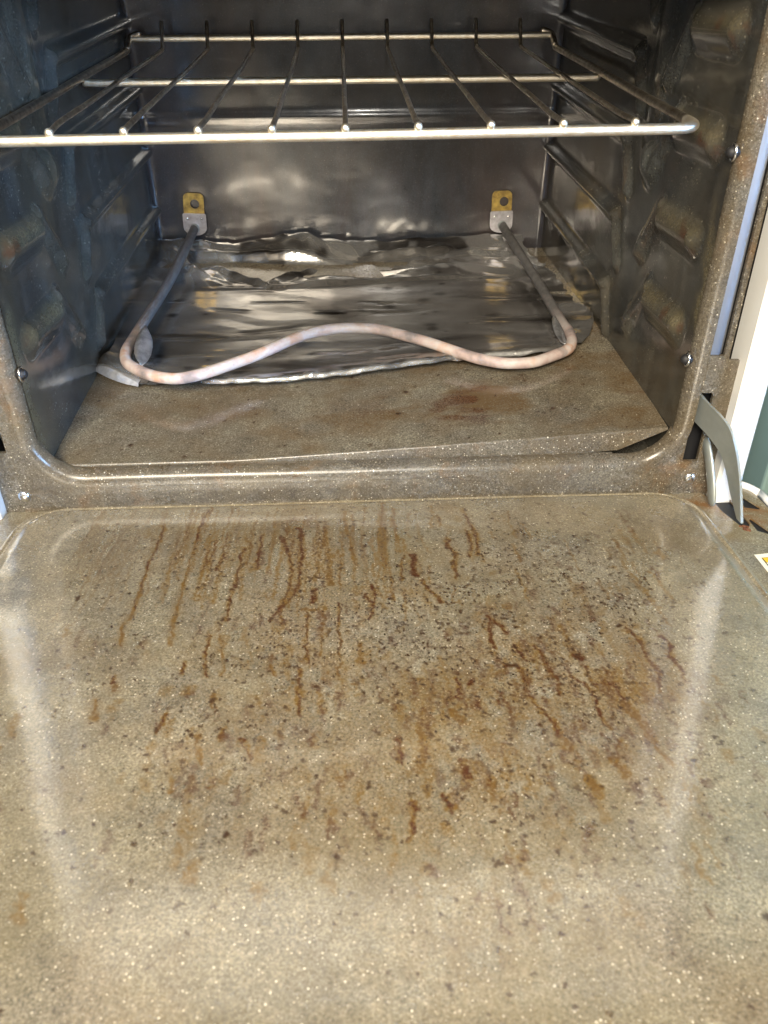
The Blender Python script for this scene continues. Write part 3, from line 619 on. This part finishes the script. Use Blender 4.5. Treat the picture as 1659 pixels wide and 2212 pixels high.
# warning label on the flange
lab = pyd('warning_label', [dw(x,t,-.0052) for x, t in ((.2267,.0836),(.2590,.0795),(.2590,.155),(.2256,.155))], [(0,1,2,3)], simple('label_paper', (.88,.86,.74), .4), door, False)
YEL = simple('label_yellow', (.80,.52,.03), .4); BLK = simple('label_ink', (.03,.02,.01), .5)
pyd('label_border', [dw(x,t,-.0050) for x, t in ((.2293,.0874),(.2575,.0845),(.2575,.152),(.2285,.152))], [(0,1,2,3)], BLK, lab, False)
pyd('label_header', [dw(x,t,-.0048) for x, t in ((.2298,.0879),(.2571,.0850),(.2571,.0928),(.2298,.0928))], [(0,1,2,3)], YEL, lab, False)
pyd('label_text_field', [dw(x,t,-.0048) for x, t in ((.2298,.0932),(.2571,.0932),(.2571,.1516),(.2292,.1516))], [(0,1,2,3)], simple('label_white', (.86,.86,.82), .4), lab, False)
pyd('warning_triangle', [dw(x,t,-.0046) for x, t in ((.2312,.0922),(.2334,.0890),(.2356,.0922))], [(0,1,2)], BLK, lab, False)

# ================================================================== LOOSE BOTTOM PANEL
xs = np.linspace(-.1985,.1985,300); yv = np.linspace(.0100,.384,260)
Xf, Yf = np.meshgrid(xs, yv, indexing='ij')
def floor_z(X, Y):
    lift = .0165*np.clip((X+.085)/.283, 0, 1)**1.15*np.clip(1-Y/.36, 0, 1)**.8
    return .0012 + .028*np.clip(Y-.01,0,1) + lift + .0006*(fbm(X, Y, 10, 77)-.5)
Zf = floor_z(Xf, Yf)
B = np.zeros(Xf.shape+(4,)); B[...,3] = 1
z1 = np.exp(-((Yf-.075)/.05)**2)
B[...,0] = .9*sst(.46,.66, fbm(Xf*.8, Yf*1.6, 26, 81, 5))*(.45+.65*np.exp(-(((Xf-.09)/.09)**2+((Yf-.07)/.035)**2))) + .25*sst(.45,.7,fbm(Xf,Yf,60,83))
B[...,1] = .75*sst(.56,.70, fbm(Xf*.7, Yf*1.5, 40, 85, 4))*np.exp(-(((Xf-.10)/.08)**2+((Yf-.06)/.03)**2))
for _ in range(420):
    x = rng.uniform(-.19,.19); y = rng.uniform(.01,.37); r = rng.choice([.0008,.0012,.0020], p=[.55,.33,.12])
    i, j = int((x+.1985)/(xs[1]-xs[0])), int((y-.0100)/(yv[1]-yv[0])); i0, j0 = max(0,i-4), max(0,j-4)
    dd = np.hypot(Xf[i0:i+5,j0:j+5]-x, Yf[i0:i+5,j0:j+5]-y); B[i0:i+5,j0:j+5,2] = np.maximum(B[i0:i+5,j0:j+5,2], rng.uniform(.4,.95)*(1-sst(.5,1.4,dd/r)))
panel = empty('oven_bottom_panel', (0,.2,.002)); tag(panel, 'loose enamel oven bottom panel, warped and lifted at its right front corner', 'oven bottom panel')
o = grid_mesh('panel_sheet', np.stack([Xf, Yf, Zf], -1), FLOOR, panel, attr=B); o.location = (0,-.2,-.002)
# folded front edge, mitred at the right end
n = 120; V = []; F = []
for k in range(n+1):
    x = -.1985 + .397*k/n; z = float(floor_z(np.array([[x]]), np.array([[.0100]]))[0,0])
    xb = min(x, .1985) ; 
    for q, (dy, dz) in enumerate(((0,0),(-.0007,-.0004),(-.0010,-.0014),(-.0006,-.016))):
        xx = x if q < 3 else x*(.1985-.030)/.1985 if x > 0 else x
        V.append((xx, .0100+dy-.2, z+dz-.002))
for k in range(n):
    for q in range(3): F.append((4*k+q, 4*k+4+q, 4*k+5+q, 4*k+1+q))
o = fixn(pyd('front_fold', V, F, FRAME, panel))

# ================================================================== ALUMINIUM FOIL
U_, V_ = np.meshgrid(np.linspace(0,1,340), np.linspace(0,1,250)**1.15, indexing='ij')
def fro(x): return np.interp(x, [-.1985,-.185,-.168,-.152,-.130,-.1113,-.055,-.025,.02,.061,.10,.145,.160,.172,.184,.1925,.197], [.1335,.121,.110,.1045,.1005,.0990,.1000,.1010,.1080,.1145,.1165,.119,.126,.137,.158,.180,.205])
xl = np.interp(V_, [0,.12,.3,.5,.8,1], [-.1985,-.192,-.1965,-.1995,-.1985,-.195]) + .0014*(fbm(V_*.3, V_*0, 60, 90)-.5)
xr = np.interp(V_, [0,.25,.5,.78,1], [.197,.191,.187,.179,.168]) + .0045*(fbm(V_*.3, V_*0, 90, 91)-.5)*2
Xo = xl + U_*(xr-xl)
fy0 = fro(Xo) + .0012*(fbm(Xo, Xo*0, 90, 93)-.5)*2 + .0016*(fbm(Xo, Xo*0, 300, 94, 2)-.5)*(sst(.1,.15,np.abs(Xo)))
Yo = fy0*(1-V_) + .3845*V_
frontd = (Yo - fy0)
base_z = floor_z(Xo, Yo)
fo = .0020 + .0075*np.exp(-(frontd/.030)**2)*sst(-.19,-.10,Xo)*(1-sst(.15,.19,Xo)) - .0030*(1-sst(0,.0030,frontd))*sst(-.16,-.08,Xo)*(1-sst(.12,.16,Xo))
fo = fo + .0050*sst(0,.016,frontd)*(1-sst(-.168,-.120,Xo))*(1-sst(.02,.05,frontd)) + .0022*(1-sst(.004,.010,frontd))*(fbm(Xo,Yo,120,96,2)-.5)
# sharp folds: sum of tilted ridges (absolute value of oriented distance) with local envelopes
def ridge(cx, cy, ang, h, w, ln):
    a = math.radians(ang); u = (Xo-cx)*math.cos(a)+(Yo-cy)*math.sin(a); v = -(Xo-cx)*math.sin(a)+(Yo-cy)*math.cos(a)
    return h*np.maximum(0, 1-np.abs(v)/w)*np.maximum(0, 1-(np.abs(u)/ln)**2)
def facets(cell, seed, aniso=1.0, ang=0.0):
    a = math.radians(ang); wxx = .35*cell*(fbm(Xo, Yo, .5/cell, seed+50, 2)-.5)*2
    X = ((Xo+wxx)*math.cos(a)+(Yo)*math.sin(a))/(cell*aniso)+50; Y = (-(Xo)*math.sin(a)+(Yo-wxx)*math.cos(a))/cell+50
    g = np.random.default_rng(seed).random((128,128)); xi = np.floor(X).astype(int) % 127; yi = np.floor(Y).astype(int) % 127; fx = X-np.floor(X); fy = Y-np.floor(Y)
    h00, h10, h01, h11 = g[xi,yi], g[xi+1,yi], g[xi,yi+1], g[xi+1,yi+1]
    return np.where(fx+fy < 1, h00+fx*(h10-h00)+fy*(h01-h00), h11+(1-fx)*(h01-h11)+(1-fy)*(h10-h11)) - .5
rearm = sst(.275,.315,Yo+.02*(fbm(Xo,Xo*0,20,12)-.5)); 
fo = fo + rearm*(.0190*facets(.032, 5, 1.6, 16) + .0045*facets(.011, 6, 1.6, -24))*(.55+.45*(1-sst(0,.12,Xo)))
fo = fo + (1-rearm)*(.0016*facets(.034, 7, 3.0, 3) + .0006*facets(.014, 8, 3.0, -5))
sidem = sst(.145,.185,Xo)
fo = fo + sidem*(.006*facets(.016, 9, 1.2, 30))
for q in [(-.105,.315,-38,.006,.007,.055),(-.060,.318,32,.006,.010,.045),(-.095,.362,-6,.006,.006,.07),(-.030,.352,-12,.005,.006,.05),(.055,.362,5,.006,.006,.05),(.125,.356,-5,.005,.008,.035),(.01,.292,2,.0028,.005,.15),(-.16,.345,-60,.006,.008,.035)]:
    fo = fo + ridge(*q)
fo = fo + .010*sst(.345,.384,Yo)*(.6+.8*fbm(Xo, Yo*0, 14, 97)) + .0005*fbm(Xo, Yo, 18, 95, 2)
for _ in range(26):
    cx, cy = rng.uniform(-.18,.17), rng.uniform(.12,.30); fo = fo + ridge(cx, cy, rng.choice([rng.uniform(-12,12), rng.uniform(-75,75)], p=[.7,.3]), rng.uniform(.0003,.0010)*rng.choice([1,-1]), rng.uniform(.0022,.005), rng.uniform(.01,.05))
G = np.zeros(Xo.shape+(4,)); G[...,3] = 1
G[...,0] = np.clip(.95*(1-sst(.0012,.0052,frontd))*sst(-.115,-.11,Xo)*(1-sst(.12,.15,Xo))*sst(.30,.50,fbm(Xo,Xo*0,40,98)) + .85*sst(.285,.32,Yo)*sst(.47,.56,fbm(Xo,Yo,22,99)) + .5*np.exp(-(((Xo+.17)/.03)**2+((Yo-.35)/.04)**2)) + .9*np.exp(-(((Xo+.175)/.022)**2+((Yo-.122)/.014)**2)), 0, 1)  # pale rear patches; brightness painted along front edge and at left corner
for _ in range(240):
    x = rng.uniform(-.18,.18); y = rng.uniform(.11,.33); r = rng.choice([.0009,.0016,.0028,.0055], p=[.5,.3,.13,.07])
    dd = np.hypot(Xo-x, (Yo-y)*1.3); G[...,2] = np.maximum(G[...,2], rng.uniform(.4,.9)*(1-sst(.4,1.4,dd/r)))
foil = grid_mesh('aluminium_foil', np.stack([Xo, np.minimum(Yo,.3835), base_z+fo], -1), FOIL, None, attr=G)
tag(foil, 'large crumpled burnt aluminium foil sheet lying on the oven bottom under the heating element', 'foil')
BRIGHT = simple('bright_foil', (.86,.86,.88), .30, .7, 200, 0, (.60,.60,.62), bump=.4)  # pale copy of the foil; the flap's bright reflection put into its colour
fp = [(-.1990,.1345,.0005,.0015),(-.1925,.1280,.0045,.0030),(-.1850,.1210,.0065,.0040),(-.1770,.1150,.0060,.0040),(-.1690,.1100,.0040,.0030),(-.1600,.1062,.0015,.0015)]
V = []; F = []
for x, y, h, b in fp:
    z0 = float(floor_z(np.array([[x]]), np.array([[y]]))[0,0]) + .0035
    V += [(x, y-.002, z0), (x+.0004, y+b*.5-.002, z0+h*.55+.0004*rng.normal()), (x, y+b-.001, z0+h), (x+.001, y+b+.004, z0+h*.6+.001)]
for i in range(len(fp)-1):
    for q in range(3): F.append((4*i+q, 4*i+4+q, 4*i+5+q, 4*i+1+q))
o = pyd('torn_flap', V, F, BRIGHT, foil, smooth=False); o['label'] = 'bright torn flap of foil reaching to the left wall'
# scraps of foil stuck to the bends of the element
def leaf(name, pts, wid, mat, label, side):
    V = []; F = []; n = len(pts); m = 7
    for i, p in enumerate(pts):
        t = i/(n-1); w = wid*math.sin(math.pi*min(1, t*.92+.05))**.8
        for k in range(m):
            u = k/(m-1)-.5
            V.append((p[0]+side*u*w, p[1]+.0010*math.sin(9*u+5*t), p[2]+.0022*math.cos(u*4+t*2)+.0006*rng.normal()))
    for i in range(n-1):
        for k in range(m-1): F.append((i*m+k, i*m+k+1, i*m+m+k+1, i*m+m+k))
    o = pyd(name, V, F, mat); md = o.modifiers.new('thickness','SOLIDIFY'); md.thickness = .0003
    return tag(o, label, 'foil scrap')
SCR = simple('foil_scrap', (.62,.62,.64), .38, .8, 120, 0, (.26,.26,.28), bump=.5)
lp = [sc((a,b), z) for a, b, z in ((-.1640,.170,.0275),(-.1625,.160,.0270),(-.1605,.148,.0265),(-.1590,.136,.0260),(-.1575,.124,.0250),(-.1560,.112,.0240),(-.1555,.104,.0235))]
leaf('foil_scrap', lp, .0125, SCR, 'small grey leaf of foil clinging to the left bend of the heating element', 1)
rp = [sc((a,b), z) for a, b, z in ((.1575,.172,.0270),(.1570,.160,.0265),(.1560,.148,.0260),(.1550,.136,.0250),(.1550,.124,.0240),(.1545,.116,.0230))]
leaf('foil_scrap', rp, .0085, SCR, 'small torn strip of foil clinging to the right bend of the heating element', 1)

# ================================================================== OVEN RACK
rack = empty('oven_rack', (0,.02,.19)); tag(rack, 'chromed wire oven rack on the side supports, front bar brightly lit', 'oven rack')
RX = -.0038; s_ = .0381; zr = .1900
def rel(p): return (p[0], p[1]-.02, p[2]-.19)
XR = .1865
def arc(cx, cy, r, a0, a1, z, n=6): return [(cx+r*math.cos(math.radians(a0+(a1-a0)*k/n)), cy+r*math.sin(math.radians(a0+(a1-a0)*k/n)), z) for k in range(n+1)]
def fy_(x): return .0200 - .0012*(x/.19)**2
fz = lambda x: .1928 - .0006*max(0, -x/.19)**2 + .0014*max(0, x/.19)
front = [(RX+x, fy_(x), fz(x)) for x in np.linspace(-.172,.172,15)]
f_pts = [(RX-XR-.004,.044,.1935),(RX-XR-.0035,.032,.1930),(RX-XR+.003,.0205,.1923)] + front + [(RX+XR-.003,.0215,.1942),(RX+XR+.002,.030,.1940),(RX+XR+.003,.044,.1935)]
tube('front_bar', [rel(p) for p in f_pts], .0028, CHROME, rack, seg=16, sub=3)
mid = [(RX+x, .2215, .1895) for x in np.linspace(-XR+.002, XR-.002, 12)]
tube('middle_bar', [rel(p) for p in mid], .0026, CHROME, rack, seg=14)
bk = [(RX+x, .3775+.0006*math.sin(x*30), .2005) for x in np.linspace(-XR+.006, XR-.006, 12)]
tube('back_bar', [rel(p) for p in bk], .0026, CHROME, rack, seg=14)
for s in (1,-1):
    sd_ = [(RX+s*(XR+.0035),.044,.1935),(RX+s*(XR+.001),.12,.1935),(RX+s*XR,.24,.1930),(RX+s*(XR-.002),.352,.1925),(RX+s*(XR-.003),.366,.1945),(RX+s*(XR-.004),.3775,.2010),(RX+s*(XR-.012),.3785,.2040)]
    tube('side_rail', [rel(p) for p in sd_], .0026, WIREM, rack, seg=12, sub=4)
for i in range(9):
    x = RX+(i-4)*s_; zf = fz(x-RX)
    j = rng.normal(0,.0006)
    pts = [(x,.0185,zf+.0040),(x,.025,zf+.0043),(x+j,.05,.1968),(x,.12,.1960),(x+j,.2215,.1948),(x,.30,.1942),(x,.352,.1940),(x,.358,.1948),(x,.3605,.1977),(x,.3665,.2085),(x,.3695,.2130)]
    w = tube('rack_wire', [rel(p) for p in pts], .00150, WIREM, rack, seg=10, sub=3)
    bm = bmesh.new(); bmesh.ops.create_uvsphere(bm, u_segments=12, v_segments=8, radius=.0023)
    for v in bm.verts: v.co += Vector(rel((x,.0180,zf+.0040)))
    me = bpy.data.meshes.new('wire_tip'); bm.to_mesh(me); bm.free(); link('wire_tip', me, CHROME, w)

# ================================================================== SURROUNDINGS
fk = pyd('kitchen_floor', [(-4,-4,-.43),(4,-4,-.43),(4,4,-.43),(-4,4,-.43)], [(0,1,2,3)], FLOORK, None, False); fk['kind'] = 'structure'
cab = empty('kitchen_cabinet', (.55,.1,-.43)); tag(cab, 'dull green kitchen cabinet close beside the right side of the oven', 'cabinet')
o = box('carcass', (.285-.55,.03-.1,0), (.85-.55,.45-.1,.88), TEAL, cab, .002)
o = box('cabinet_door', (.290-.55,.010-.1,.04), (.70-.55,.0295-.1,.84), TEAL, cab, .003)
